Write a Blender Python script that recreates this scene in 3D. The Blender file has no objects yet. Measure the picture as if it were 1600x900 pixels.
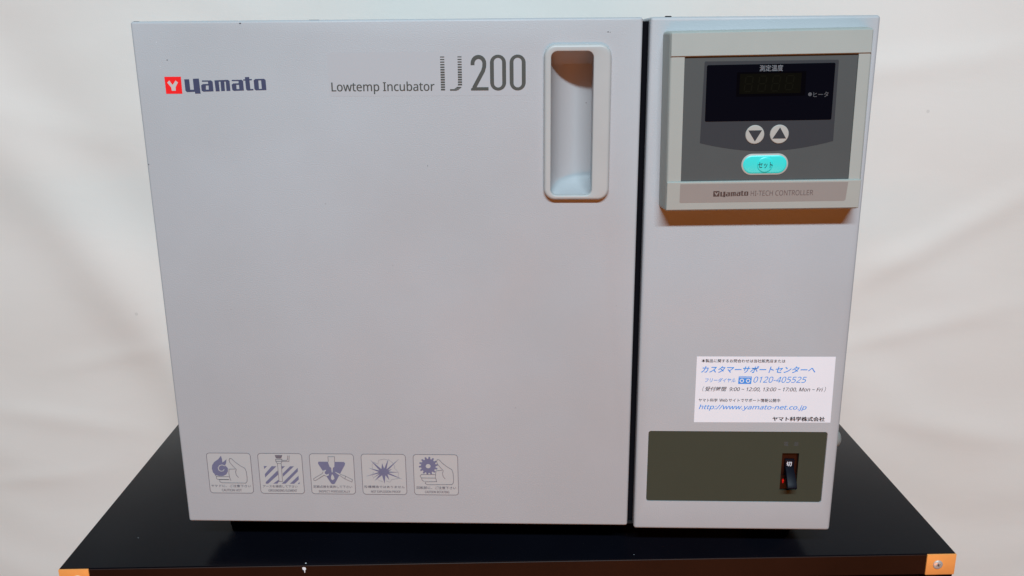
import bpy, bmesh, math, random, os
from mathutils import Matrix, Vector
random.seed(7)
S = bpy.context.scene
COL = S.collection

# ------------------------------------------------------------------ camera
cam_d = bpy.data.cameras.new("camera")
cam_d.sensor_width = 36.0
cam_d.lens = 36.0 * 1382.13 / 1600.0
cam_d.clip_start = 0.02
cam_d.clip_end = 60
cam = bpy.data.objects.new("camera", cam_d)
COL.objects.link(cam)
CR = Vector((0.9994624, 0.03190275, -0.00755813))
CU = Vector((-0.00134222, 0.27015196, 0.96281677))
CF = Vector((-0.03275835, 0.96228907, -0.27004955))
m = Matrix.Identity(4)
for i in range(3):
    m[i][0] = CR[i]; m[i][1] = CU[i]; m[i][2] = -CF[i]
m[0][3], m[1][3], m[2][3] = 0.33281, -0.73672, 0.46669
cam.matrix_world = m
S.camera = cam

# ------------------------------------------------------------------ world and lamps
w = bpy.data.worlds.new("World"); S.world = w; w.use_nodes = True
bg = w.node_tree.nodes["Background"]
bg.inputs[0].default_value = (0.75, 0.85, 1.0, 1); bg.inputs[1].default_value = 0.005


def area(name, loc, target, sx, sy, power, color, spread=180):
    d = bpy.data.lights.new(name, 'AREA'); d.shape = 'RECTANGLE'
    d.size, d.size_y, d.energy, d.color = sx, sy, power, color
    d.spread = math.radians(spread)
    o = bpy.data.objects.new(name, d); COL.objects.link(o)
    o.location = loc
    o.rotation_euler = (Vector(target) - Vector(loc)).to_track_quat('-Z', 'Y').to_euler()
    return o


# long fluorescent ceiling lamp behind the photographer, and warm light thrown up from low in front
area("ceiling_lamp", (0.42, -3.55, 3.45), (0.35, 0.1, 0.25), 2.6, 0.22, 304, (0.70, 0.905, 1.01))
area("warm_low_lamp", (0.60, -2.35, -0.62), (0.35, 0.1, 0.5), 2.2, 0.12, 19.0, (1.0, 0.27, 0.02))
S.view_settings.view_transform = 'Standard'
S.view_settings.look = 'None'
S.view_settings.gamma = 1
S.view_settings.exposure = 0
S.cycles.use_denoising = True
S.cycles.max_bounces = 8


# ------------------------------------------------------------------ materials
def lin(c):
    c /= 255.0
    return c / 12.92 if c <= 0.04045 else ((c + 0.055) / 1.055) ** 2.4


def rgb(r, g, b):
    return (lin(r), lin(g), lin(b), 1)


def mat(name, col, rough=0.5, metal=0.0, spec=0.5, var=0.0, vscale=8.0, var2=None, bump=0.0, bscale=400.0,
        emis=None, coat=0.0, rvar=0.0):
    M = bpy.data.materials.new(name); M.use_nodes = True
    nt = M.node_tree; b = nt.nodes["Principled BSDF"]
    b.inputs["Base Color"].default_value = col
    b.inputs["Roughness"].default_value = rough
    b.inputs["Metallic"].default_value = metal
    b.inputs["Specular IOR Level"].default_value = spec
    b.inputs["Coat Weight"].default_value = coat
    tc = nt.nodes.new("ShaderNodeTexCoord")
    if var > 0:
        n = nt.nodes.new("ShaderNodeTexNoise"); n.inputs["Scale"].default_value = vscale
        n.inputs["Detail"].default_value = 6; n.inputs["Roughness"].default_value = 0.6
        nt.links.new(tc.outputs["Object"], n.inputs["Vector"])
        r = nt.nodes.new("ShaderNodeMapRange")
        r.inputs["From Min"].default_value = 0.3; r.inputs["From Max"].default_value = 0.7
        nt.links.new(n.outputs["Fac"], r.inputs["Value"])
        mx = nt.nodes.new("ShaderNodeMix"); mx.data_type = 'RGBA'
        c2 = var2 or tuple(c * (1 - var) for c in col[:3]) + (1,)
        mx.inputs[6].default_value = col; mx.inputs[7].default_value = c2
        nt.links.new(r.outputs[0], mx.inputs[0])
        nt.links.new(mx.outputs[2], b.inputs["Base Color"])
        if rvar > 0:
            n2 = nt.nodes.new("ShaderNodeTexNoise"); n2.inputs["Scale"].default_value = vscale * 2.3
            n2.inputs["Detail"].default_value = 8
            nt.links.new(tc.outputs["Object"], n2.inputs["Vector"])
            r2 = nt.nodes.new("ShaderNodeMapRange")
            r2.inputs["From Min"].default_value = 0.3; r2.inputs["From Max"].default_value = 0.7
            r2.inputs["To Min"].default_value = rough - rvar; r2.inputs["To Max"].default_value = rough + rvar
            nt.links.new(n2.outputs["Fac"], r2.inputs["Value"])
            nt.links.new(r2.outputs[0], b.inputs["Roughness"])
    if bump > 0:
        n = nt.nodes.new("ShaderNodeTexNoise"); n.inputs["Scale"].default_value = bscale
        n.inputs["Detail"].default_value = 3
        nt.links.new(tc.outputs["Object"], n.inputs["Vector"])
        bm_ = nt.nodes.new("ShaderNodeBump"); bm_.inputs["Strength"].default_value = bump
        bm_.inputs["Distance"].default_value = 0.0005
        nt.links.new(n.outputs["Fac"], bm_.inputs["Height"])
        nt.links.new(bm_.outputs[0], b.inputs["Normal"])
    if emis:
        b.inputs["Emission Color"].default_value = emis[0]; b.inputs["Emission Strength"].default_value = emis[1]
    return M


M_PAINT = mat("powder_paint", (0.452, 0.452, 0.474, 1), 0.5, var=1, vscale=6, var2=(0.420, 0.415, 0.430, 1), bump=0.4, bscale=1100, rvar=0.09)
M_BODY = mat("body_paint", (0.44, 0.43, 0.43, 1), 0.5)
M_KNOB = mat("knob_grey", (0.22, 0.22, 0.21, 1), 0.55)
M_RECESS_SHADE = mat("recess_plastic_shade", (0.43, 0.43, 0.445, 1), 0.55)  # bezel plastic darkened: the scoop's shade is put into its colour
M_BEZEL = mat("handle_plastic", (0.462, 0.455, 0.448, 1), 0.42, var=0.05, vscale=30)
M_PANEL = mat("panel_plastic", (0.392, 0.398, 0.370, 1), 0.5, var=0.05, vscale=25, bump=0.15, bscale=1500)
M_SLATE = mat("slate_face", rgb(79, 81, 81), 0.6, spec=0.3, var=0.04, vscale=40)
M_BADGE = mat("charcoal_print", rgb(50, 52, 57), 0.6, spec=0.3)
M_WINDOW = mat("smoked_window", rgb(9, 9, 17), 0.16, spec=0.2)
M_LCD = mat("display_glass", rgb(14, 13, 9), 0.16, spec=.2)
M_LCDE = mat("display_edge", rgb(6, 5, 9), 0.16, spec=.2)
M_SEG = mat("unlit_segment", rgb(21, 20, 14), 0.16, spec=.2)
M_WTXT = mat("pale_print", rgb(118, 120, 126), 0.6)
M_KIRI = mat("white_print", (0.72, 0.72, 0.78, 1), 0.5)
M_WDIM = mat("dim_print", rgb(76, 77, 82), 0.6)
M_BTN = mat("button_plastic", rgb(178, 174, 168), 0.4, var=0.04, vscale=60)
M_CYAN = mat("turquoise_plastic", (0.04, 0.70, 0.66, 1), 0.35)
M_CYTXT = mat("teal_print", rgb(8, 84, 84), 0.5)
M_NAME = mat("name_plate_film", (0.285, 0.262, 0.250, 1), 0.4, spec=0.4, var=0.06, vscale=20)
M_NTXT = mat("name_plate_ink", rgb(70, 58, 58), 0.5)
M_NTXT2 = mat("name_plate_thin_ink", rgb(98, 86, 86), 0.5)
M_RED = mat("red_print", (0.93, 0.010, 0.012, 1), 0.45)
M_NAVY = mat("navy_print", rgb(62, 68, 98), 0.5, var=0.12, vscale=200)
M_EMB = mat("emblem_pale", rgb(196, 186, 184), 0.5)
M_INK = mat("grey_ink", rgb(74, 77, 74), 0.5, var=0.1, vscale=150)
M_FILM = mat("clear_label_film", (0.446, 0.444, 0.466, 1), 0.5)
M_ICF = mat("warning_label_film", (0.446, 0.438, 0.442, 1), 0.4)
M_ICL = mat("warning_line", rgb(116, 112, 120), 0.5)
M_ICB = mat("warning_blue", rgb(108, 110, 138), 0.5, var=0.1, vscale=120)
M_ICT = mat("warning_text", rgb(104, 100, 110), 0.5)
M_STK = mat("sticker_paper", (0.77, 0.78, 0.84, 1), 0.35, var=0.03, vscale=20)
M_STB = mat("sticker_blue", (0.025, 0.27, 0.76, 1), 0.5)
M_STK_D = mat("sticker_ink", rgb(28, 26, 36), 0.5)
M_STK_T = mat("sticker_black", rgb(58, 56, 66), 0.5)
M_OLIVE = mat("olive_plate", (0.046,0.050,0.034,1), 0.6, spec=0.25, var=0.06, vscale=15)
M_WELL = mat("switch_well_maroon", (0.020, 0.0035, 0.002, 1), 0.45, spec=0.15)
M_LEVER = mat("black_lever", (0.003, 0.003, 0.008, 1), 0.45, spec=0.12)
M_GLOW = mat("red_lens", rgb(215, 16, 22), 0.2)
M_BLACK = mat("black_rubber", (0.004, 0.004, 0.006, 1), 0.9, spec=0.05)
M_UNDERSIDE = mat("dark_underside", (0.01, 0.01, 0.011, 1), 0.8, spec=0.2)
M_CHIP = mat("chipped_paint", rgb(52, 50, 60), 0.7)
M_PALE = mat("pale_fleck", (0.75, 0.75, 0.78, 1), 0.7)
M_TABLE = mat("black_table_laminate", (0.0035, 0.0036, 0.0062, 1), 0.2, spec=0.085, var=0.4, vscale=5, rvar=0.05, bump=0.05, bscale=600)
M_TEDGE = mat("black_table_edge", (0.022, 0.006, 0.003, 1), 0.45, spec=0.15, var=0.4, vscale=9)
M_BRASS = mat("orange_brass_plate", (0.92, 0.34, 0.085, 1), 0.35, metal=0.0, var=0.08, vscale=60, bump=0.1, bscale=900)
M_STEEL = mat("steel_screw", (0.70, 0.66, 0.64, 1), 0.4, metal=0.55)
M_SLOT = mat("screw_slot", (0.05, 0.04, 0.04, 1), 0.5, metal=0.6)
M_WOOD = mat("warm_floor_boards", (0.13, 0.06, 0.025, 1), 0.4, var=0.4, vscale=6)


def cloth_mat():
    M = bpy.data.materials.new("cream_cloth"); M.use_nodes = True
    nt = M.node_tree; b = nt.nodes["Principled BSDF"]; L = nt.links
    b.inputs["Roughness"].default_value = 0.85; b.inputs["Specular IOR Level"].default_value = 0.15
    tc = nt.nodes.new("ShaderNodeTexCoord")
    n = nt.nodes.new("ShaderNodeTexNoise"); n.inputs["Scale"].default_value = 2.2; n.inputs["Detail"].default_value = 5
    L.new(tc.outputs["Object"], n.inputs["Vector"])
    cr = nt.nodes.new("ShaderNodeValToRGB")
    cr.color_ramp.elements[0].position = 0.3; cr.color_ramp.elements[0].color = (0.855, 0.77, 0.715, 1)
    cr.color_ramp.elements[1].position = 0.7; cr.color_ramp.elements[1].color = (0.90, 0.815, 0.765, 1)
    L.new(n.outputs["Fac"], cr.inputs[0])
    # tiny dark lint specks with a shape of their own
    v = nt.nodes.new("ShaderNodeTexVoronoi"); v.inputs["Scale"].default_value = 6.0
    L.new(tc.outputs["Object"], v.inputs["Vector"])
    lt = nt.nodes.new("ShaderNodeMath"); lt.operation = 'LESS_THAN'; lt.inputs[1].default_value = 0.020
    L.new(v.outputs["Distance"], lt.inputs[0])
    sc = nt.nodes.new("ShaderNodeMath"); sc.operation = 'MULTIPLY'; sc.inputs[1].default_value = 0.22
    L.new(lt.outputs[0], sc.inputs[0])
    mx = nt.nodes.new("ShaderNodeMix"); mx.data_type = 'RGBA'; mx.inputs[7].default_value = (0.35, 0.33, 0.31, 1)
    L.new(sc.outputs[0], mx.inputs[0]); L.new(cr.outputs[0], mx.inputs[6])
    L.new(mx.outputs[2], b.inputs["Base Color"])
    # horizontal creasing and weave
    mp = nt.nodes.new("ShaderNodeMapping"); mp.inputs["Scale"].default_value = (6, 6, 14)
    L.new(tc.outputs["Object"], mp.inputs["Vector"])
    n2 = nt.nodes.new("ShaderNodeTexNoise"); n2.inputs["Scale"].default_value = 1.0; n2.inputs["Detail"].default_value = 7
    n2.inputs["Distortion"].default_value = 0.6
    L.new(mp.outputs[0], n2.inputs["Vector"])
    n3 = nt.nodes.new("ShaderNodeTexNoise"); n3.inputs["Scale"].default_value = 500
    L.new(tc.outputs["Object"], n3.inputs["Vector"])
    b1 = nt.nodes.new("ShaderNodeBump"); b1.inputs["Strength"].default_value = 0.15; b1.inputs["Distance"].default_value = 0.006
    L.new(n2.outputs["Fac"], b1.inputs["Height"])
    b2 = nt.nodes.new("ShaderNodeBump"); b2.inputs["Strength"].default_value = 0.2; b2.inputs["Distance"].default_value = 0.0006
    L.new(n3.outputs["Fac"], b2.inputs["Height"]); L.new(b1.outputs[0], b2.inputs["Normal"])
    L.new(b2.outputs[0], b.inputs["Normal"])
    return M


M_CLOTH = cloth_mat()

# ------------------------------------------------------------------ mesh helpers (all lengths in millimetres)
MM = 0.001


def rrect(x0, z0, x1, z1, r, seg=6):
    """rounded rectangle, counter-clockwise seen from the front"""
    r = max(min(r, (x1 - x0) / 2 - 1e-4, (z1 - z0) / 2 - 1e-4), 1e-4)
    out = []
    for cx, cz, a0 in ((x1 - r, z1 - r, 0), (x0 + r, z1 - r, 90), (x0 + r, z0 + r, 180), (x1 - r, z0 + r, 270)):
        for k in range(seg + 1):
            a = math.radians(a0 + 90 * k / seg)
            out.append((cx + r * math.cos(a), cz + r * math.sin(a)))
    return out


def circ(cx, cz, r, n=32, rz=None):
    rz = rz or r
    return [(cx + r * math.cos(2 * math.pi * k / n), cz + rz * math.sin(2 * math.pi * k / n)) for k in range(n)]


_txt = {}
try:      # Blender's own bundled grotesque, closer to the printed lettering than its default face
    SANS = bpy.data.fonts.load(os.path.join(bpy.utils.resource_path('LOCAL'), 'datafiles', 'fonts', 'NotoSansMath-Regular.woff2'))
except Exception:
    SANS = None


def text_mesh(s, bold=0.0, shear=0.0):
    key = (s, bold, shear)
    if key not in _txt:
        cu = bpy.data.curves.new("t", 'FONT'); cu.body = s; cu.size = 1; cu.shear = shear
        cu.resolution_u = 3
        if SANS and s.isascii(): cu.font = SANS; cu.offset = 0
        cu.offset = bold
        o = bpy.data.objects.new("t", cu); COL.objects.link(o)
        dg = bpy.context.evaluated_depsgraph_get(); dg.update()
        me = bpy.data.meshes.new_from_object(o.evaluated_get(dg))
        vs = [(v.co.x, v.co.y) for v in me.vertices]; fs = [tuple(p.vertices) for p in me.polygons]
        bpy.data.objects.remove(o); bpy.data.curves.remove(cu); bpy.data.meshes.remove(me)
        _txt[key] = (vs, fs)
    return _txt[key]


class MB:
    def __init__(self, origin=(0, 0, 0), ymap=None):
        self.v = []; self.f = []; self.mi = []; self.mats = []; self.o = origin; self.ymap = ymap

    def mid(self, M):
        if M not in self.mats: self.mats.append(M)
        return self.mats.index(M)

    def add(self, vs, fs, M):
        b = len(self.v); k = self.mid(M)
        if self.ymap: vs = [(x, y + self.ymap(z), z) for x, y, z in vs]
        self.v += vs; self.f += [tuple(i + b for i in f) for f in fs]; self.mi += [k] * len(fs)

    def poly(self, pts, y, M):
        self.add([(x, y, z) for x, z in pts], [tuple(range(len(pts)))], M)

    def ring(self, a, b, ya, yb, M):
        n = len(a)
        self.add([(x, ya, z) for x, z in a] + [(x, yb, z) for x, z in b],
                 [(i, (i + 1) % n, n + (i + 1) % n, n + i) for i in range(n)], M)

    def loft(self, rings, M, cap=True):
        for (a, ya), (b, yb) in zip(rings, rings[1:]): self.ring(a, b, ya, yb, M)
        if cap: self.poly(rings[-1][0], rings[-1][1], M)

    def stroke(self, pts, wd, y, M, closed=False):
        n = len(pts); L = []; R_ = []
        for i in range(n):
            p = Vector(pts[i])
            a = Vector(pts[i - 1]) if (i > 0 or closed) else None
            c = Vector(pts[(i + 1) % n]) if (i < n - 1 or closed) else None
            d1 = (p - a).normalized() if a is not None else (c - p).normalized()
            d2 = (c - p).normalized() if c is not None else d1
            t = (d1 + d2); t = t.normalized() if t.length > 1e-6 else d1
            nr = Vector((-t.y, t.x)); k = 1 / max(0.5, abs(nr.dot(Vector((-d1.y, d1.x)))))
            L.append(p + nr * wd / 2 * k); R_.append(p - nr * wd / 2 * k)
        m_ = n if closed else n - 1
        self.add([(q.x, y, q.y) for q in L + R_],
                 [(i, n + i, n + (i + 1) % n, (i + 1) % n) for i in range(m_)], M)

    def text(self, s, x0, z0, x1, z1, y, M, bold=0.0, shear=0.0, rot=0):
        if bold > 0.03:                   # heavy face: several light strikes side by side
            for k in (-1, 0, 1): self.text(s, x0 + k * .13, z0, x1 + k * .13, z1, y - 0.02 * (k + 1), M, 0.012, shear, rot)
            return
        if s.isascii() and bold > 0:      # double strike instead of swelling the outlines
            self.text(s, x0 + bold * 12, z0, x1 + bold * 12, z1, y - 0.03, M, 0, shear, rot); bold = 0
        vs, fs = text_mesh(s, bold, shear)
        if not vs: return
        if rot: vs = [(-b, a) for a, b in vs]
        ax, bx = min(v[0] for v in vs), max(v[0] for v in vs)
        az, bz = min(v[1] for v in vs), max(v[1] for v in vs)
        sx = (x1 - x0) / (bx - ax); sz = (z1 - z0) / max(bz - az, 1e-6)
        self.add([(x0 + (a - ax) * sx, y, z0 + (b - az) * sz) for a, b in vs], fs, M)

    def box(self, x0, y0, z0, x1, y1, z1, M):
        vs = [(x, y, z) for x in (x0, x1) for y in (y0, y1) for z in (z0, z1)]
        self.add(vs, [(0, 1, 3, 2), (4, 6, 7, 5), (0, 4, 5, 1), (2, 3, 7, 6), (0, 2, 6, 4), (1, 5, 7, 3)], M)

    def build(self, name, parent=None, bevel=0, seg=3, smooth=30, cut=None, keep=False):
        me = bpy.data.meshes.new(name)
        ox, oy, oz = self.o
        me.from_pydata([((x - ox) * MM, (y - oy) * MM, (z - oz) * MM) for x, y, z in self.v], [], self.f)
        for M in self.mats: me.materials.append(M)
        me.polygons.foreach_set("material_index", self.mi)
        me.update()
        if bevel or smooth:
            bm = bmesh.new(); bm.from_mesh(me)
            bmesh.ops.remove_doubles(bm, verts=bm.verts, dist=1e-7)
            if not self.flat():
                bmesh.ops.recalc_face_normals(bm, faces=bm.faces)
            bm.to_mesh(me); bm.free()
        o = bpy.data.objects.new(name, me); COL.objects.link(o)
        if bevel:
            b = o.modifiers.new("b", 'BEVEL'); b.width = bevel * MM; b.segments = seg; b.limit_method = 'ANGLE'
            b.angle_limit = math.radians(40)
        if cut:
            b = o.modifiers.new("c", 'BOOLEAN'); b.object = cut; b.operation = 'DIFFERENCE'; b.solver = 'EXACT'
        if bevel or cut:
            dg = bpy.context.evaluated_depsgraph_get(); dg.update()
            nm = bpy.data.meshes.new_from_object(o.evaluated_get(dg))
            o.modifiers.clear(); o.data = nm; nm.name = name
            if cut: bpy.data.objects.remove(cut)
        if smooth:
            o.data.shade_smooth(); o.data.set_sharp_from_angle(angle=math.radians(smooth))
        if parent: o.parent = parent
        return o

    def flat(self):
        ys = [v[1] for v in self.v]
        return max(ys) - min(ys) < 0.5 and self.ymap is None or getattr(self, 'noflip', False)


def empty(name, loc, label, cat):
    o = bpy.data.objects.new(name, None); COL.objects.link(o); o.location = loc
    o.empty_display_size = 0.05
    o['label'] = label; o['category'] = cat
    return o


# ================================================================== SETTING
F0 = 30.0        # table top is z = 0; the incubator stands on 30 mm feet
H = 483.4
FLOOR = -720.0


# creased cloth behind the table: one continuous sheet
def cloth_y(x, z):
    y = 850.0
    # broad diagonal fold at the left
    d = (z - (95 - (x + 540) * 1.42)) / 1.74
    t = (d - 18) / 74
    y += -17 * math.exp(-t * t) * (0.75 + 0.25 * math.sin(x / 90)) if x < 250 else 0
    t2 = (d - 150) / 70
    y += 5 * math.exp(-t2 * t2) if x < 250 else 0
    # slack waves
    y += 5.0 * math.sin(x / 210 + 0.7) * math.sin(z / 260 + x / 700)
    y += 1.3 * math.sin(z / 47 + 1.3 * math.sin(x / 160) + x / 300)
    y += 0.7 * math.sin(z / 21 + 2.1 * math.sin(x / 95 + 2) + x / 130) * (0.5 + 0.5 * math.sin(x / 330 + z / 240))
    # slanting creases at the right
    for (cx, cz, sl, wd, a, ln) in ((980, 420, 0.12, 14, 5, 190), (1060, 120, 0.55, 16, 7, 200), (1010, -60, 0.25, 12, 4.5, 180),
                                    (1120, -260, -0.2, 14, 4, 160), (820, 60, 0.1, 11, 3, 150), (-620, -250, -0.15, 12, 4, 160),
                                    (-500, -120, 0.2, 10, 3, 120), (-560, 330, -0.3, 16, 3.5, 150), (-690, -380, 0.1, 9, 3, 120)):
        q = (z - cz - (x - cx) * sl) / wd
        g = math.exp(-((x - cx) / ln) ** 2)
        y -= 0.62 * a * math.exp(-(q / 1.9) ** 2) * g
    return y


bd = MB()
xs = [-1500 + i * 12 for i in range(301)]; zs = [FLOOR + i * 10 for i in range(221)]
vs = [(x, cloth_y(x, z), z) for z in zs for x in xs]; nx = len(xs)
bd.add(vs, [(j * nx + i, j * nx + i + 1, (j + 1) * nx + i + 1, (j + 1) * nx + i)
            for j in range(len(zs) - 1) for i in range(nx - 1)], M_CLOTH)
o = bd.build("backdrop", smooth=80); o['kind'] = 'structure'

fl = MB(); fl.box(-1500, -3000, FLOOR - 20, 2100, 900, FLOOR, M_WOOD)
o = fl.build("floor"); o['kind'] = 'structure'

# ================================================================== TABLE
PHI = 0.0509488
table = empty("table", (0, 0, FLOOR * MM), "low black laminate table with orange brass corner plates holding up the incubator", "table")
table.rotation_euler = (0, 0, PHI)
TX0, TX1, TY0, TY1, TT = -113.1, 721.7, -29.5, 455.0, 22.2
TO = (0, 0, FLOOR)
tb = MB(TO)
tb.box(TX0, TY0 + 0.5, -TT, TX1, TY1, 0, M_TABLE)
top = tb.build("tabletop", table, bevel=0.9, seg=2)
e_ = MB(TO); e_.box(TX0 + 27.5, TY0 - 0.2, -TT + 0.6, TX1 - 27.5, TY0 + 2, -0.9, M_TEDGE)
e_.build("edge_band", top, bevel=0.4, seg=1)
for (x, y, sx, sy) in ((TX0, TY0, 1, 1), (TX1, TY0, -1, 1), (TX0, TY1, 1, -1), (TX1, TY1, -1, -1)):
    p = MB(TO)
    xa, xb = sorted((x, x + sx * 27)); ya, yb = sorted((y - sy * 0.7, y + sy * 3))
    p.box(xa - 0.3, ya, -TT + 0.2, xb + 0.3, yb, -0.5, M_BRASS)
    pl = p.build("corner_plate", table, bevel=0.5, seg=2)
    s = MB(TO)
    cx, cz = x + sx * 16.5, -11.0
    yf = y - sy * 0.7
    rr = [(circ(cx, cz, 4.6), yf + sy * 0.2), (circ(cx, cz, 4.4), yf - sy * 0.7), (circ(cx, cz, 3.5), yf - sy * 1.3),
          (circ(cx, cz, 2.0), yf - sy * 1.5)]
    s.loft(rr, M_STEEL)
    for a in (0.4, 0.4 + math.pi / 2):
        s.noflip = False
        c_, s_ = math.cos(a), math.sin(a)
        pts = [(cx + c_ * u * 1.9 - s_ * v_ * 0.38, cz + s_ * u * 1.9 + c_ * v_ * 0.38) for u, v_ in ((-1, -1), (1, -1), (1, 1), (-1, 1))]
        s.loft([(pts, yf - sy * 1.4), (pts, yf - sy * (1.56 + a * 0.01))], M_SLOT)
    s.build("screw", pl)
    g = MB(TO)
    xa, xb = sorted((x + sx * 0.6, x + sx * 26)); ya, yb = sorted((y + sy * 0.4, y + sy * 26))
    g.box(xa, ya, FLOOR, xb, yb, -TT - 0.1, M_TABLE)
    g.build("leg", table, bevel=0.8, seg=2)
ap = MB(TO)
ap.box(TX0 + 30, TY0 + 8, -62, TX1 - 30, TY0 + 20, -TT - 0.1, M_TABLE)
ap.build("apron", table)
# white fleck on the front edge and crumbs of dust on the top
fk = MB(TO)
ya = TY0 - 0.45
fk.poly([(110.6, -2.6), (112.2, -2.0), (113.8, -2.6), (114.2, -4.4), (113.3, -5.2), (113.0, -8.0), (112.4, -8.2), (112.2, -5.6), (110.9, -4.6)], ya, M_PALE)
for (x, y, r) in ((113.5, -27, 1.0), (420, -22, .35), (-60, 22, .4)):
    n = 7; ang = [2 * math.pi * k / n for k in range(n)]
    fk.add([(x + r * math.cos(a) * random.uniform(.6, 1.1), y + r * math.sin(a) * random.uniform(.6, 1.1), 0.12) for a in ang], [tuple(range(n))], M_PALE)
fk.noflip = True
o = fk.build("dust_fleck", table, smooth=0); o['kind'] = 'stuff'

# ================================================================== INCUBATOR
INC = (300.0, 220.0, 0.0)
inc = empty("incubator", tuple(c * MM for c in INC), "grey laboratory low temperature incubator with a scooped door handle and digital control panel", "incubator")


def mb(**k): return MB(INC, **k)


# ---- body, feet
b = mb(); b.box(4, 56, F0 + 1, 418, 440, H - 4, M_BODY); b.build("body", inc, bevel=2)
b = mb(); b.box(8, 8, F0 - 2.2, 592, 432, F0 - 0.2, M_UNDERSIDE); b.build("underside", inc)  # plain near-black sheet under the cabinet
for x, y in ((40, 50), (560, 50), (40, 400), (560, 400)):
    b = mb()
    n = 28
    for (r0, z0, r1, z1) in ((17, 0, 19, 3), (19, 3, 16, F0 - 2.3)):
        b.add([(x + r0 * math.cos(2 * math.pi * k / n), y + r0 * math.sin(2 * math.pi * k / n), z0) for k in range(n)] +
              [(x + r1 * math.cos(2 * math.pi * k / n), y + r1 * math.sin(2 * math.pi * k / n), z1) for k in range(n)],
              [(k, (k + 1) % n, n + (k + 1) % n, n + k) for k in range(n)], M_BLACK)
    b.add([(x + 17 * math.cos(2 * math.pi * k / n), y + 17 * math.sin(2 * math.pi * k / n), 0) for k in range(n)], [tuple(range(n))], M_BLACK)
    b.build("foot", inc)

# ---- door
DX1 = 413.5
HX0, HZ0, HX1, HZ1 = 335.0, 307.5 + F0, 389.0, 433.2 + F0         # bezel outline
OX0, OZ0, OX1, OZ1 = 340.7, 311.5 + F0, 374.7, 427.6 + F0          # opening
c = mb(); c.box(OX0 - 1.6, -20, OZ0 - 1.6, OX1 + 2.2, 36, OZ1 + 1.6, M_PAINT)
cut = c.build("cutter")
b = mb(); b.box(0, 0, F0, DX1, 45, H, M_PAINT)
door = b.build("door", inc, bevel=2.2, seg=4, cut=cut)
cut = None
b = mb(); b.box(6, 45, F0 + 6, DX1 - 2, 56, H - 6, M_BLACK); b.build("door_seal", door)

b = mb()


def oring(ins): return rrect(HX0 + ins, HZ0 + ins, HX1 - ins, HZ1 - ins, 9.5 - ins, 8)


def iring(out): return rrect(OX0 - out, OZ0 - out, OX1 + out, OZ1 + out, 5 + out, 8)


b.loft([(oring(0), 0.05), (oring(0.1), -3.2), (oring(0.6), -4.3), (oring(1.6), -4.95), (oring(2.4), -5.1), (iring(0.8), -5.1), (iring(0.3), -4.95),
        (iring(0), -4.4), (iring(0), 1.5)], M_BEZEL, cap=False)
b.build("handle_bezel", door, smooth=50)

# scooped recess: deep at the right, running out at the left, sloped at both ends
b = mb()
NX, NZ = 34, 70
gx = [OX0 - 1.4 + (OX1 + 1.9 - OX0 + 1.4) * i / NX for i in range(NX + 1)]
gz = [OZ0 - 1.4 + (OZ1 + 1.4 - OZ0 + 1.4) * j / NZ for j in range(NZ + 1)]


def depth(x, z):
    u = min(1, max(0, (x - gx[0]) / (OX1 + .6 - gx[0])))
    d = 31 * (1 - (1 - u) ** 2) ** 0.62
    s1 = max(0, gz[-1] - z) / 12.0; s0 = max(0, z - gz[0]) / 13.0
    e = min(1, s1) ** 0.8
    e *= math.sin(math.pi / 2 * min(1, s0)) ** 0.9
    return 1.2 + d * e


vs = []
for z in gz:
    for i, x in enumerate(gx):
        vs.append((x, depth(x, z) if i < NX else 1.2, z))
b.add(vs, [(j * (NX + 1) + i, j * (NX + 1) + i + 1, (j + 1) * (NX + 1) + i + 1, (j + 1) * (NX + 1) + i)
           for j in range(NZ) for i in range(NX)], M_RECESS_SHADE)
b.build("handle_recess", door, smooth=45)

# printed emblem and brand lettering
Y1, Y2, Y3 = -0.12, -0.24, -0.36


def lx(X, Y): return (23.4 + (X - 140 - (Y - 85) * (0.093 - 0.00004 * (X - 140))) * 0.0624, 409.7 - (Y - 85) * 0.0637 + F0)


b = mb()
b.poly([(23.5, 396.0 + F0), (37.0, 396.0 + F0), (37.2, 409.7 + F0), (23.4, 409.7 + F0)], Y1, M_RED)
b.poly([lx(*p) for p in ((178, 158), (208, 132), (246, 184), (254, 184), (290, 132), (322, 158), (290, 215), (290, 262), (238, 262), (230, 218))][::-1], Y2, M_EMB)
b.build("brand_emblem", door, smooth=0)

LOGO = [
    # y
    [(405, 118), (470, 118), (482, 250), (530, 250), (520, 112), (600, 110), (618, 300), (545, 300), (543, 276), (440, 280), (418, 262)],
    # a
    [(640, 134), (760, 134), (782, 150), (790, 272), (656, 276), (632, 262), (628, 196), (650, 180), (722, 178), (720, 150), (640, 150), None,
     (690, 198), (726, 198), (728, 250), (690, 250)],
    # m
    [(806, 134), (985, 128), (1006, 142), (1014, 268), (962, 268), (956, 150), (936, 150), (942, 268), (892, 270), (886, 150), (862, 150), (872, 272), (820, 273)],
    # a
    [(1036, 130), (1165, 128), (1186, 144), (1192, 264), (1060, 268), (1040, 256), (1032, 190), (1055, 174), (1126, 172), (1124, 145), (1036, 146), None,
     (1094, 192), (1130, 192), (1132, 246), (1096, 246)],
    # t
    [(1212, 96), (1268, 94), (1270, 120), (1302, 120), (1302, 136), (1271, 137), (1278, 246), (1318, 244), (1318, 262), (1240, 265), (1222, 250), (1214, 139), (1188, 140), (1188, 124), (1213, 123)],
    # o
    [(1348, 120), (1465, 118), (1484, 134), (1490, 260), (1352, 263), (1332, 248), (1326, 136), None,
     (1388, 138), (1424, 138), (1430, 244), (1392, 245)],
]


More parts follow.
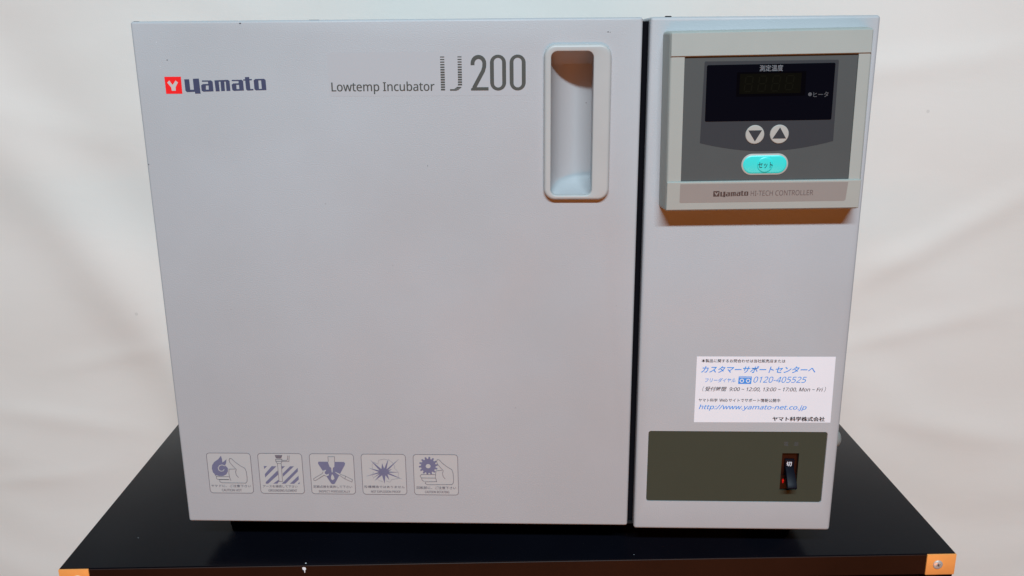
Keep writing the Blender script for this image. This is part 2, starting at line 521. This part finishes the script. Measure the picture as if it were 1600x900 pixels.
def holed(b, pts, y, M):
    """outline with an optional hole (after None): filled through a curve-free triangulation"""
    import mathutils.geometry as G
    if None in pts:
        k = pts.index(None); loops = [pts[:k], pts[k + 1:]]
    else:
        loops = [pts]
    L3 = [[Vector((p[0], p[1], 0)) for p in L] for L in loops]
    flat = [p for L in loops for p in L]
    tris = G.tessellate_polygon(L3)
    out = []
    for t in tris:
        a, b_, c_ = (flat[i] for i in t)
        ar = (b_[0] - a[0]) * (c_[1] - a[1]) - (b_[1] - a[1]) * (c_[0] - a[0])
        out.append(tuple(t) if ar > 0 else tuple(t)[::-1])
    b.add([(p[0], y, p[1]) for p in flat], out, M)


b = mb()
for g in LOGO: holed(b, [p if p is None else lx(*p) for p in g], Y1, M_NAVY)
b.build("brand_lettering", door, smooth=0)

# clear film with the printed product and model names
b = mb()
b.poly(rrect(159.2, 393.1 + F0, 321.5, 428 + F0, 1.0), -0.06, M_FILM)
b.text("Lowtemp Incubator", 161.1, 394.9 + F0, 245.6, 404.7 + F0, Y2, M_INK, bold=.02)
NB = 14
zt, zb = 424.6 + F0, 397.2 + F0
st = (zt - zb) / NB
for k in range(NB):
    za = zt - k * st; th_ = st * (0.36 + 0.30 * min(1, k / 6.0))
    b.poly([(251.0, za - th_ - st * .2), (254.4, za - th_ - st * .2), (254.4, za - st * .2), (251.0, za - st * .2)], Y2, M_INK)
for k in range(NB - 2):
    za = zt - k * st; th_ = st * (0.36 + 0.30 * min(1, k / 6.0)); xo = 0.0 if k < 10 else (k - 9) * -0.15
    b.poly([(265.1 + xo, za - th_ - st * .2), (268.4, za - th_ - st * .2), (268.4, za - st * .2), (265.1, za - st * .2)], Y2, M_INK)
b.poly([(261.9, 398.75 + F0), (266.5, 398.75 + F0), (267.4, 399.4 + F0), (267.9, 400.2 + F0), (264.2, 400.2 + F0), (263.4, 399.5 + F0)], Y2, M_INK)
b.poly([(258.4, 397.2 + F0), (263.4, 397.2 + F0), (265.2, 397.7 + F0), (266.2, 398.4 + F0), (258.4, 398.4 + F0)], Y2, M_INK)
# 2
w_ = 3.15
p2 = [(277.2, 417.3 + F0)] + [(282.0 - 4.8 * math.cos(a), 418.6 + 5.1 * math.sin(a) + F0) for a in [math.pi * k / 10 for k in range(0, 11)]] + \
     [(286.6, 415.8 + F0), (285.6, 412.6 + F0), (278.0, 399.2 + F0)]
b.stroke(p2, w_, Y2, M_INK)
b.poly([(275.6, 397.3 + F0), (289.9, 397.3 + F0), (289.9, 399.8 + F0), (279.4, 399.8 + F0), (276.6, 399.5 + F0), (275.6, 398.6 + F0)], -0.30, M_INK)
for x0 in (291.3, 307.2):
    x1 = x0 + 13.0
    b.ring(rrect(x0, 397.1 + F0, x1, 425.3 + F0, 6.4, 10), rrect(x0 + w_, 397.1 + 2.4 + F0, x1 - w_, 425.3 - 2.4 + F0, 3.6, 10), Y2, Y2, M_INK)
b.build("product_name_print", door, smooth=0)


# ---- five warning labels
class Icon:
    def __init__(self, x0, quad):
        self.x0, self.q = x0, quad; self.b = mb()
        b = self.b
        z0, z1 = 30.1 + F0, 71.6 + F0; self.z0, self.z1 = z0, z1; self.w = 41.5
        b.poly(rrect(x0, z0, x0 + self.w, z1, 3), Y1, M_ICF)
        b.ring(rrect(x0, z0, x0 + self.w, z1, 3.2), rrect(x0 + .55, z0 + .55, x0 + self.w - .55, z1 - .55, 2.7), Y2, Y2, M_ICL)

    def P(self, X, Y):
        (a, bb, c_, d) = self.q      # TL TR BR BL
        v = (Y - a[1]) / (d[1] - a[1])
        xl = a[0] + v * (d[0] - a[0]); xr = bb[0] + v * (c_[0] - bb[0])
        return (self.x0 + self.w * (X - xl) / (xr - xl), self.z1 - v * (self.z1 - self.z0))

    def S(self, pts, wd=0.5, M=None, closed=False, y=Y3):
        self.b.stroke([self.P(*p) for p in pts], wd, y, M or M_ICL, closed)

    def F(self, pts, M=None, y=Y2):
        pp = [self.P(*p) for p in pts]
        A = sum(pp[i - 1][0] * pp[i][1] - pp[i][0] * pp[i - 1][1] for i in range(len(pp)))
        self.b.poly(pp if A > 0 else pp[::-1], y, M or M_ICB)

    def T(self, s, X0, Y0, X1, Y1_, bold=0.012):
        a = self.P(X0, Y1_); c_ = self.P(X1, Y0)
        self.b.text(s, a[0], a[1], c_[0], c_[1], Y2, M_ICT, bold)


def arc(cx, cy, rx, ry, a0, a1, n=14):
    return [(cx + rx * math.cos(math.radians(a0 + (a1 - a0) * k / n)), cy + ry * math.sin(math.radians(a0 + (a1 - a0) * k / n))) for k in range(n + 1)]


HAND = [(535, 178), (505, 175), (492, 205), (505, 245), (560, 310), (622, 372), (610, 420), (625, 475), (665, 520)]
HAND2 = [(535, 178), (600, 240), (700, 310), (775, 350), (802, 410), (818, 520), (818, 590), (795, 620), (370, 618), (332, 600), (325, 560), (500, 560)]
HAND3 = [(495, 375), (490, 440), (505, 520), (530, 578)]

i1 = Icon(23.4, ((75, 75), (870, 90), (945, 815), (160, 810)))
i1.F([(345, 128), (300, 190), (225, 245), (190, 300), (185, 360), (205, 430), (250, 478), (320, 496), (390, 494), (445, 465), (474, 410), (470, 350), (435, 312), (422, 300),
      (440, 262), (446, 190), (410, 225), (372, 250), (366, 190)])
i1.S([(425, 312), (370, 292), (325, 305), (300, 345), (310, 385), (350, 408), (390, 400), (408, 372)], .7, M_ICF)
i1.S(HAND); i1.S(HAND2); i1.S(HAND3); i1.S([(485, 368), (600, 366)])
i1.S([(240, 470), (270, 505), (500, 505)]); i1.S([(268, 505), (275, 545), (300, 558), (500, 558)])
i1.T("ヤケドに、ご注意下さい", 180, 650, 885, 700); i1.T("CAUTION HOT", 370, 730, 720, 775)

i2 = Icon(71.3, ((78, 85), (880, 95), (940, 825), (145, 815)))
for poly in ([(198, 318), (258, 318), (205, 368)], [(340, 318), (425, 320), (222, 522), (216, 462)], [(445, 395), (462, 465), (275, 635), (232, 635), (234, 605)],
             [(465, 560), (468, 595), (445, 632), (368, 632)], [(518, 318), (580, 318), (522, 372)], [(670, 318), (740, 318), (545, 505), (538, 450)],
             [(808, 345), (812, 408), (590, 632), (522, 632)], [(824, 485), (828, 555), (745, 632), (670, 632)], [(842, 600), (844, 634), (810, 634)]):
    i2.F(poly)
i2.F([(445, 270), (512, 270), (536, 590), (475, 592)], M_ICF, y=-0.30)
i2.S([(445, 270), (475, 592), (536, 590), (512, 270)])
i2.F([(395, 118), (530, 118), (515, 165), (505, 180), (430, 180), (412, 165)], M_ICT, y=-0.33)
i2.S([(410, 185), (415, 230), (440, 270), (505, 270), (525, 235), (522, 180)]); i2.S([(415, 200), (520, 196)]); i2.S([(418, 232), (522, 228)])
i2.S([(530, 210), (610, 212), (625, 195), (628, 125)]); i2.S([(530, 232), (650, 232), (655, 125)])
i2.T("アースを接続して下さい", 185, 658, 805, 705); i2.T("GROUNDING ELEMENT", 285, 735, 795, 778)

i3 = Icon(119.3, ((85, 95), (895, 100), (942, 835), (130, 825)))
i3.F([(262, 240), (718, 242), (742, 262), (738, 295), (556, 632), (520, 646), (488, 632), (256, 285), (250, 262)])
i3.F([(430, 240), (436, 150), (550, 150), (548, 330), (520, 348), (515, 430), (500, 430), (490, 348), (462, 330)], M_ICF, y=-0.30)
i3.S([(440, 240), (432, 150), (552, 150), (552, 242)])
i3.F([(508, 462), (538, 500), (548, 545), (515, 572), (485, 550), (488, 500)], M_ICF, y=-0.30)
i3.F([(165, 548), (330, 450), (345, 400), (392, 385), (398, 398), (372, 420), (375, 455), (408, 472), (448, 452), (440, 488), (395, 502), (350, 478), (195, 582), (172, 575)], M_ICF, y=-0.30)
i3.S([(340, 420), (330, 450), (170, 545), (172, 575), (200, 580), (360, 482), (400, 500)])
i3.F([(560, 418), (660, 462), (740, 492), (875, 560), (865, 598), (745, 545), (640, 480), (565, 432)], M_ICF, y=-0.30)
i3.S([(650, 462), (750, 495), (878, 560), (866, 600), (738, 545), (640, 480)]); i3.S([(750, 495), (740, 545)])
i3.T("定期点検を実施して下さい", 160, 665, 870, 715); i3.T("INSPECT PERIODICALLY", 260, 755, 830, 795)

i4 = Icon(167.3, ((98, 105), (905, 110), (942, 850), (135, 840)))
ctr = (515, 430); tips = [(270, 212), (485, 270), (600, 185), (790, 190), (665, 372), (800, 432), (850, 555), (615, 575), (530, 640), (350, 590), (320, 540), (190, 512), (245, 360)]
pts = []
tips.sort(key=lambda p: math.atan2(p[1] - ctr[1], p[0] - ctr[0]))
for k, tpt in enumerate(tips):
    nxt = tips[(k + 1) % len(tips)]
    a = math.atan2(tpt[1] - ctr[1], tpt[0] - ctr[0]); c2 = math.atan2(nxt[1] - ctr[1], nxt[0] - ctr[0])
    if c2 < a: c2 += 2 * math.pi
    am = (a + c2) / 2
    pts.append(tpt); pts.append((ctr[0] + 88 * math.cos(am), ctr[1] + 62 * math.sin(am)))
i4.F(pts)
M_ICD = mat("warning_faint_line", rgb(150, 147, 155), 0.5)
for seg in ([(310, 370), (305, 300), (330, 250), (410, 285), (425, 215), (520, 195), (575, 205)], [(600, 205), (650, 240), (680, 270)], [(700, 300), (712, 330), (700, 350), (750, 400), (780, 440), (775, 500), (800, 540), (660, 560), (625, 610), (560, 590)],
            [(500, 605), (430, 580), (400, 560)], [(330, 550), (310, 480), (330, 430)]):
    i4.S(seg, .35, M_ICD)
i4.T("防爆構造ではありません", 165, 675, 895, 722); i4.T("NOT EXPLOSION PROOF", 285, 765, 820, 805)

i5 = Icon(215.4, ((907, 145), (1420, 148), (1438, 612), (922, 607)))
gear = []
for k in range(14):
    for da, r in ((-9, 84), (-6, 108), (3, 108), (8, 84)):
        a = math.radians(k * 360 / 14 + da - 5); gear.append((1085 + r * math.cos(a), 275 + r * .94 * math.sin(a)))
i5.F(gear); i5.F(arc(1083, 278, 28, 24, 0, 345, 20), M_ICF, y=-0.30)
conv = lambda p: (1180 + (p[0] - 492) * .628 - (p[1] - 178) * .03, 205 + (p[1] - 178) * .632)
i5.S([conv(p) for p in HAND]); i5.S([conv(p) for p in HAND2[:8]] + [(1075, 488), (1050, 475), (1050, 455), (1180, 452)])
i5.S([(1172, 335), (1165, 400), (1182, 455)]); i5.S([(1170, 330), (1240, 325)])
i5.S([(1165, 372), (1005, 372), (990, 390), (1005, 412), (1165, 412)]); i5.S([(1005, 412), (1015, 440), (1040, 452)])
i5.T("回転部に、ご注意下さい", 950, 507, 1405, 540); i5.T("CAUTION ROTATING", 1045, 558, 1325, 585)
for ic, lb in ((i1, "warning label with a flame and a hand"), (i2, "warning label with an earth rod in hatched ground"), (i3, "warning label with tools over a blue triangle"),
               (i4, "warning label with a starburst"), (i5, "warning label with a gear and a hand")):
    o = ic.b.build("warning_label", door, smooth=0); o['label'] = lb

# ---- chips and specks in the door paint
b = mb(); b.noflip = True
for (x, z, rx, rz) in ((310, 118, .3, .3), (205, 250, .2, .35), (398, 214, .25, .25), (27.3, 423.0, .8, .35), (386.0, 442.2, .9, .35), (387.8, 442.0, .4, .3), (1.8, 337.8, .4, .6), (237.9, 335.9, .35, .35), (90.1, 451.2, .8, .6),
                       (150, 304, .25, .3), (60, 210, .25, .25)):
    n = 9
    b.poly([(x + rx * math.cos(2 * math.pi * k / n) * random.uniform(.7, 1.1), z + F0 + rz * math.sin(2 * math.pi * k / n) * random.uniform(.7, 1.1)) for k in range(n)], -0.08, M_CHIP)
for (x, z, r) in ((35, 434, .25), (20, 437, .3), (21, 418, .25)):
    b.poly([(x + r * math.cos(2 * math.pi * k / 7), z + F0 + r * math.sin(2 * math.pi * k / 7)) for k in range(7)], -0.08, M_PALE)
b.poly([(368.6 + dx, 387.0 + F0 + dz) for dx, dz in ((0, 0), (.9, -.1), (1.1, .3), (.3, .5))], -5.2, M_CHIP)
for (xa, xb, zz) in ((2.5, 6.5, H + 0.15), (146, 154, H + 0.1)):
    b.box(xa, 1.6, H - 0.5, xb, 3.5, zz, M_CHIP)
o = b.build("paint_chip", door, smooth=0); o['kind'] = 'stuff'

# ---- control housing (right-hand column)
CX0, CX1, CZ0 = 419.3, 600.0, 27.1
SX0, SZ0, SX1, SZ1 = 429.9, 26.0 + F0, 589.9, 96.3 + F0
# keep the cutter one clean solid: shallow rounded pocket first, then the switch shaft
c = mb(); rr = rrect(SX0, SZ0, SX1, SZ1, 2.4)
c.loft([(rr, 1.1), (rr, -9)], M_PAINT); c.poly(rr[::-1], 1.1, M_PAINT)
cutA = c.build("cutter")
b = mb(); b.box(CX0, 0, CZ0, CX1, 440, H, M_PAINT)
housing = b.build("control_housing", None, bevel=2.6, seg=4, cut=cutA)
c = mb(); c.box(549.6, -3, 36.2 + F0, 567.8, 20, 76.4 + F0, M_PAINT)
cutB = c.build("cutter")
md = housing.modifiers.new("c", 'BOOLEAN'); md.object = cutB; md.operation = 'DIFFERENCE'; md.solver = 'EXACT'
dg = bpy.context.evaluated_depsgraph_get(); dg.update()
nm = bpy.data.meshes.new_from_object(housing.evaluated_get(dg)); housing.modifiers.clear(); housing.data = nm; nm.name = "control_housing"
nm.shade_smooth(); nm.set_sharp_from_angle(angle=math.radians(30))
bpy.data.objects.remove(cutB); housing.parent = inc

b = mb(); b.box(DX1 - 2.3, 9, F0 + 2, CX0 - 0.2, 44, H - 3, M_BLACK); b.build("gap_shade_strip", inc)  # black strip added to keep the gap between door and column dark
b = mb(); b.box(431.2, 1.5, H - 0.4, 436.2, 5, H + 0.7, M_BLACK); b.build("top_plug", housing, bevel=.5)
# light knob with dark shank on the right flank
n = 28
b = mb()
ky, kz = 31.0, 76.0 + F0
prof = [(0, 9.3, M_KNOB), (7, 9.0, M_KNOB), (10.0, 7.6, M_KNOB), (11.8, 5.0, M_KNOB), (12.3, 0.05, M_KNOB)]
for (xa, ra, _), (xb, rb, M_) in zip(prof, prof[1:]):
    b.add([(600.1 + xa, ky + ra * math.cos(2 * math.pi * k / n), kz + ra * math.sin(2 * math.pi * k / n)) for k in range(n)] +
          [(600.1 + xb, ky + rb * math.cos(2 * math.pi * k / n), kz + rb * math.sin(2 * math.pi * k / n)) for k in range(n)],
          [(k, (k + 1) % n, n + (k + 1) % n, n + k) for k in range(n)], M_)
b.build("side_knob", housing, smooth=50)
b = mb(); b.box(600.2, 24, 54 + F0, 608.0, 38, 67 + F0, M_BLACK); b.build("knob_bracket", housing, bevel=2)

# sticker
b = mb()
b.poly([(470.1, 105.1 + F0), (591.2, 105.5 + F0), (590.4, 168.0 + F0), (469.8, 167.8 + F0)], -0.15, M_STK)


def st_(s, x0, z1, x1, z0, M, **k): b.text(s, x0, z0 + F0, x1, z1 + F0, -0.28, M, **k)


st_("本製品に関するお問合わせは当社販売店または", 474.0, 165.4, 547.1, 162.2, M_STK_D, bold=.010)
st_("カスタマーサポートセンターへ", 474.1, 159.1, 573.9, 152.6, M_STB, bold=.014, shear=.25)
st_("フリーダイヤル", 478.0, 147.7, 504.8, 143.5, M_STB, shear=.25, bold=.008)
st_("0120-405525", 520.5, 149.2, 566.8, 143.5, M_STB, shear=.25)
st_("（", 476.2, 139.8, 477.6, 134.9, M_STK_T, shear=.22)
st_("受付時間", 478.2, 139.5, 497.4, 135.1, M_STK_T, shear=.22, bold=.01)
st_("9:00 ~ 12:00, 13:00 ~ 17:00, Mon ~ Fri", 499.8, 139.0, 581.8, 134.8, M_STK_T, shear=.22, bold=.008)
st_("）", 582.8, 139.8, 584.4, 134.9, M_STK_T, shear=.22)
st_("ヤマト科学", 473.2, 128.2, 490.0, 124.9, M_STK_T, bold=.01)
st_("Web", 491.6, 128.2, 498.8, 125.1, M_STK_T, bold=.008)
st_("サイトでサポート情報公開中", 499.8, 128.3, 545.2, 124.8, M_STK_T, bold=.01)
st_("http://www.yamato-net.co.jp", 473.8, 122.4, 568.9, 116.6, M_STB, shear=.25, bold=.012)
st_("ヤマト科学株式会社", 539.7, 111.1, 585.9, 106.7, M_STK_D, bold=.045)
# free-call mark: two linked rings on a blue block
b.poly([(507.2, 142.2 + F0), (518.6, 142.2 + F0), (518.9, 149.2 + F0), (507.4, 149.2 + F0)], -0.26, M_STB)
for cx in (510.3, 515.8):
    b.ring(circ(cx, 145.2 + F0, 1.9, 20), circ(cx, 145.2 + F0, 1.15, 20), -0.36, -0.36, M_STK)
b.stroke([(508, 148.1 + F0), (518.3, 148.1 + F0)], .45, -0.36, M_STK)
b.build("support_sticker", housing, smooth=0)

# ---- switch plate in its shallow pocket
WX0, WZ0, WX1, WZ1 = 551.2, 37.9 + F0, 566.3, 75.0 + F0
b = mb()
orr = rrect(SX0 + .3, SZ0 + .3, SX1 - .3, SZ1 - .3, 2.2, 4); irr = rrect(WX0, WZ0, WX1, WZ1, .3, 4)
b.loft([(orr, 1.0), (orr, 0.55), (irr, 0.55), (irr, 3.0)], M_OLIVE, cap=False)
plate = b.build("switch_plate", inc)
b = mb()
b.text("電", 551.9, 82.2 + F0, 555.9, 86.2 + F0, 0.42, M_WDIM); b.text("源", 560.8, 82.2 + F0, 564.9, 86.2 + F0, 0.42, M_WDIM)
b.build("power_lettering", plate, smooth=0)
b = mb()
irr2 = rrect(WX0 - .5, WZ0 - .5, WX1 + .5, WZ1 + .5, .3, 1)
b.loft([(irr2, 0.9), (irr2, 4.5)], M_WELL, cap=False); b.poly(irr2, 4.5, M_WELL)
b.box(WX0 + .3, 2.4, WZ0 + .2, WX1 - .3, 4.4, WZ0 + 14, M_WELL)
b.build("switch_well", plate)
# rocker block carrying the OFF mark, toggle growing out of it
b = mb()
b.box(554.8, 2.2, 59.2 + F0, 563.4, 9, 67.6 + F0, M_LEVER)
b.build("switch_block", plate, bevel=.5)
b = mb()
b.text("切", 556.1, 61.2 + F0, 560.9, 65.8 + F0, 2.05, M_KIRI, bold=.02)
b.build("off_mark", plate, smooth=0)
b = mb()
sec = [(4, 61.0), (1.5, 61.0), (-3.0, 57.5), (-10.5, 50.5), (-12.5, 47.0), (-11.5, 45.2), (-7.5, 45.6), (0, 48.5), (4, 47.5), (4, 50)]
sec = [(y, z + F0) for y, z in sec]
n = len(sec)
wl = lambda y, s: 558.9 + s * (4.3 if y < -5 else 3.9)
vs = [(wl(y, -1), y, z) for y, z in sec] + [(wl(y, 1), y, z) for y, z in sec]
b.add(vs, [tuple(range(n))[::-1], tuple(range(n, 2 * n))] + [(i, (i + 1) % n, n + (i + 1) % n, n + i) for i in range(n)], M_LEVER)
b.build("toggle_lever", plate, bevel=.5)
b = mb(); b.loft([(circ(554.2, 46.4 + F0, .95, 16, 2.3), 2.4), (circ(554.2, 46.4 + F0, .9, 16, 2.2), 1.9), (circ(554.2, 46.4 + F0, .5, 16, 1.5), 1.6)], M_GLOW)
b.build("red_indicator", plate)

# ---- control panel, hung a touch crooked
PC = (511.5, 0.0, 372.0 + F0)
FX0, FZ0, FX1, FZ1 = 433.7, 302.0 + F0, 589.3, 442.4 + F0
LX0, LZ0, LX1, LZ1 = 445.2, 326.0 + F0, 579.3, 423.7 + F0


def pb(**k): return MB((PC[0], PC[1], PC[2]), **k)


b = pb()


def pr(i, r=2.2): return rrect(FX0 + i, FZ0 + i, FX1 - i, FZ1 - i, max(.5, r), 5)


b.loft([(rrect(FX0 - 3.0, FZ0 - 1.0, FX1 + 3.4, FZ1 + 1.2, 3.2, 5), -0.02), (pr(-.5, 2.6), -17.0), (pr(0), -18.6), (pr(.7, 1.8), -19.6), (pr(1.5, 1.4), -20.0),
        (rrect(LX0, LZ0, LX1, LZ1, .4, 5), -20.0), (rrect(LX0, LZ0, LX1, LZ1, .4, 5), -18.2)], M_PANEL, cap=False)
panel = b.build("control_panel", inc, smooth=25)
panel.location = ((PC[0] - INC[0]) * MM, (PC[1] - INC[1]) * MM, (PC[2] - INC[2]) * MM)
panel.rotation_euler = (0, math.radians(-0.7), 0)

# sloping upper and lower bands, each a little proud of the side rails
b = pb()


def band(b, x0, x1, z0, z1, y0, y1, M):      # y0 at z0 (bottom), y1 at z1 (top)
    e = .45
    vs = [(x0, -19.5, z0), (x1, -19.5, z0), (x1, -19.5, z1), (x0, -19.5, z1),
          (x0, y0 + e, z0), (x1, y0 + e, z0), (x1, y1 + e, z1), (x0, y1 + e, z1),
          (x0 + e, y0, z0 + e), (x1 - e, y0, z0 + e), (x1 - e, y1, z1 - e), (x0 + e, y1, z1 - e)]
    b.add(vs, [(0, 1, 5, 4), (1, 2, 6, 5), (2, 3, 7, 6), (3, 0, 4, 7), (4, 5, 9, 8), (5, 6, 10, 9), (6, 7, 11, 10), (7, 4, 8, 11), (8, 9, 10, 11)], M)


band(b, 434.4, 588.6, 424.0 + F0, 441.8 + F0, -21.0, -20.4, M_PANEL)
b.build("upper_band", panel)
b = pb(); band(b, 434.0, 589.0, 302.6 + F0, 325.7 + F0, -20.3, -21.9, M_PANEL)
b.build("lower_band", panel)
lm = lambda z: -20.3 + (-21.9 + 20.3) * (z - (302.6 + F0)) / 23.1
b = pb(ymap=lm); b.noflip = True
b.poly([(444.6, 309.4 + F0), (445.4, 308.7 + F0), (576.9, 308.7 + F0), (577.9, 309.6 + F0), (578.7, 324.2 + F0), (444.6, 324.2 + F0)], -0.10, M_NAME)
b.poly([(471.5, 313.6 + F0), (476.5, 313.6 + F0), (476.5, 318.1 + F0), (471.5, 318.1 + F0)], -0.20, M_NTXT)
b.poly([(472.3, 317.0 + F0), (473.9, 314.4 + F0), (474.3, 314.4 + F0), (475.8, 317.0 + F0), (475.0, 317.3 + F0), (474.05, 316.0 + F0), (473.1, 317.3 + F0)], -0.30, M_NAME)
for g in LOGO:
    gg = []
    for p in g:
        if p is None: gg.append(None); continue
        x, z = lx(*p); gg.append((477.2 + (x - 39.9) * (22.5 / 67.6), 313.2 + F0 + (z - (396.4 + F0)) * (4.6 / 12.2)))
    holed(b, gg, -0.20, M_NTXT)
b.text("HI-TECH CONTROLLER", 501.6, 313.7 + F0, 551.5, 318.0 + F0, -0.20, M_NTXT2)
b.build("name_plate", panel, smooth=0)

# slate face with the printed charcoal field
b = pb()
b.poly(rrect(LX0, LZ0, LX1, LZ1, .4, 2), -18.9, M_SLATE)
cv = [(459.6, 356.6 + F0)] + [(459.6 + 105.4 * k / 16, 356.6 - 7.2 * math.sin(math.pi * k / 16) ** .9 + F0) for k in range(1, 16)] + [(565.0, 356.6 + F0), (564.7, 418.6 + F0), (564.0, 419.3 + F0), (461.6, 419.9 + F0), (461.0, 419.3 + F0)]
b.poly(cv, -19.0, M_BADGE)
b.build("slate_face", panel, smooth=0)
b = pb(); b.noflip = True
wr = rrect(462.9, 373.5 + F0, 562.2, 417.1 + F0, 1.2)
b.loft([(wr, -19.0), (wr, -19.25)], M_WINDOW)
b.poly(rrect(486.5, 392.5 + F0, 540.2, 411.2 + F0, .3), -19.33, M_LCDE)
b.poly(rrect(488.9, 394.5 + F0, 536.6, 410.0 + F0, .3), -19.4, M_LCD)
# unlit seven-segment digits
for k in range(4):
    x0 = 492.5 + k * 10.6; sk = 1.1; z0, zm, z1 = 396.4 + F0, 402.2 + F0, 408.0 + F0; wd = 5.6; t = .85
    if k == 3: z0 = 397.2 + F0
    for (xa, za, xb, zb_) in ((x0, z0, x0 + wd, z0), (x0, zm, x0 + wd, zm), (x0, z1, x0 + wd, z1)):
        s_ = sk * (za - z0) / (z1 - z0)
        b.poly([(xa + s_ + .6, za - t / 2), (xb + s_ - .6, za - t / 2), (xb + s_ - .6, za + t / 2), (xa + s_ + .6, za + t / 2)], -19.47, M_SEG)
    for (xa, za, zb_) in ((x0, z0, zm), (x0 + wd, z0, zm), (x0, zm, z1), (x0 + wd, zm, z1)):
        s0 = sk * (za - z0) / (z1 - z0); s1 = sk * (zb_ - z0) / (z1 - z0)
        b.poly([(xa + s0 - t / 2, za + .7), (xa + s0 + t / 2, za + .7), (xa + s1 + t / 2, zb_ - .7), (xa + s1 - t / 2, zb_ - .7)], -19.47, M_SEG)
b.text("測定温度", 503.8, 411.6 + F0, 521.9, 416.4 + F0, -19.45, M_WTXT, bold=.006)
b.poly(circ(544.1, 393.4 + F0, 1.45, 18), -19.4, M_WDIM)
b.text("ヒータ", 546.7, 391.1 + F0, 558.4, 395.2 + F0, -19.4, M_WDIM, bold=.006)
b.build("display_window", panel, smooth=0)
for (cx, up) in ((502.8, 0), (522.1, 1)):
    b = pb(); cz = 362.7 + F0
    b.loft([(circ(cx, cz, 7.5, 40), -19.0), (circ(cx, cz, 7.4, 40), -19.5), (circ(cx, cz, 7.0, 40), -19.8), (circ(cx, cz, 5.5, 40), -19.9)], M_BTN)
    s_ = 1 if up else -1
    b.add([(cx - 5.4, -20.0, cz - s_ * 3.4), (cx + 5.4, -20.0, cz - s_ * 3.4), (cx + .2, -20.0, cz + s_ * 5.4)], [(0, 1, 2) if up else (0, 2, 1)], M_BADGE)
    o = b.build("arrow_button", panel, smooth=25)
    o['label'] = "round button with an up triangle" if up else "round button with a down triangle"
b = pb()
z0, z1 = 330.3 + F0, 347.4 + F0
b.loft([(rrect(493.3, z0, 530.7, z1, 8.5, 12), -18.9), (rrect(493.4, z0 + .1, 530.6, z1 - .1, 8.4, 12), -19.3), (rrect(493.9, z0 + .6, 530.1, z1 - .6, 7.9, 12), -19.5),
        (rrect(494.6, z0 + 1.3, 529.4, z1 - 1.3, 7.2, 12), -19.5)], M_BTN, cap=False)
c0 = [(rrect(494.6, z0 + 1.3, 529.4, z1 - 1.3, 7.2, 12), -19.5), (rrect(495.1, z0 + 1.8, 528.9, z1 - 1.8, 6.7, 12), -19.9), (rrect(496.1, z0 + 2.6, 527.9, z1 - 2.6, 5.9, 12), -20.05)]
b.loft(c0, M_CYAN)
cx, cz = 512.0, 338.6 + F0
b.loft([(circ(cx, cz, 6.4, 36), -20.02), (circ(cx, cz, 6.1, 36), -20.4), (circ(cx, cz, 5.2, 36), -20.6), (circ(cx, cz, 3, 36), -20.7)], M_CYAN)
b.text("セット", 506.4, 336.0 + F0, 518.0, 340.8 + F0, -20.82, M_CYTXT, bold=.012)
b.build("set_button", panel, smooth=40)
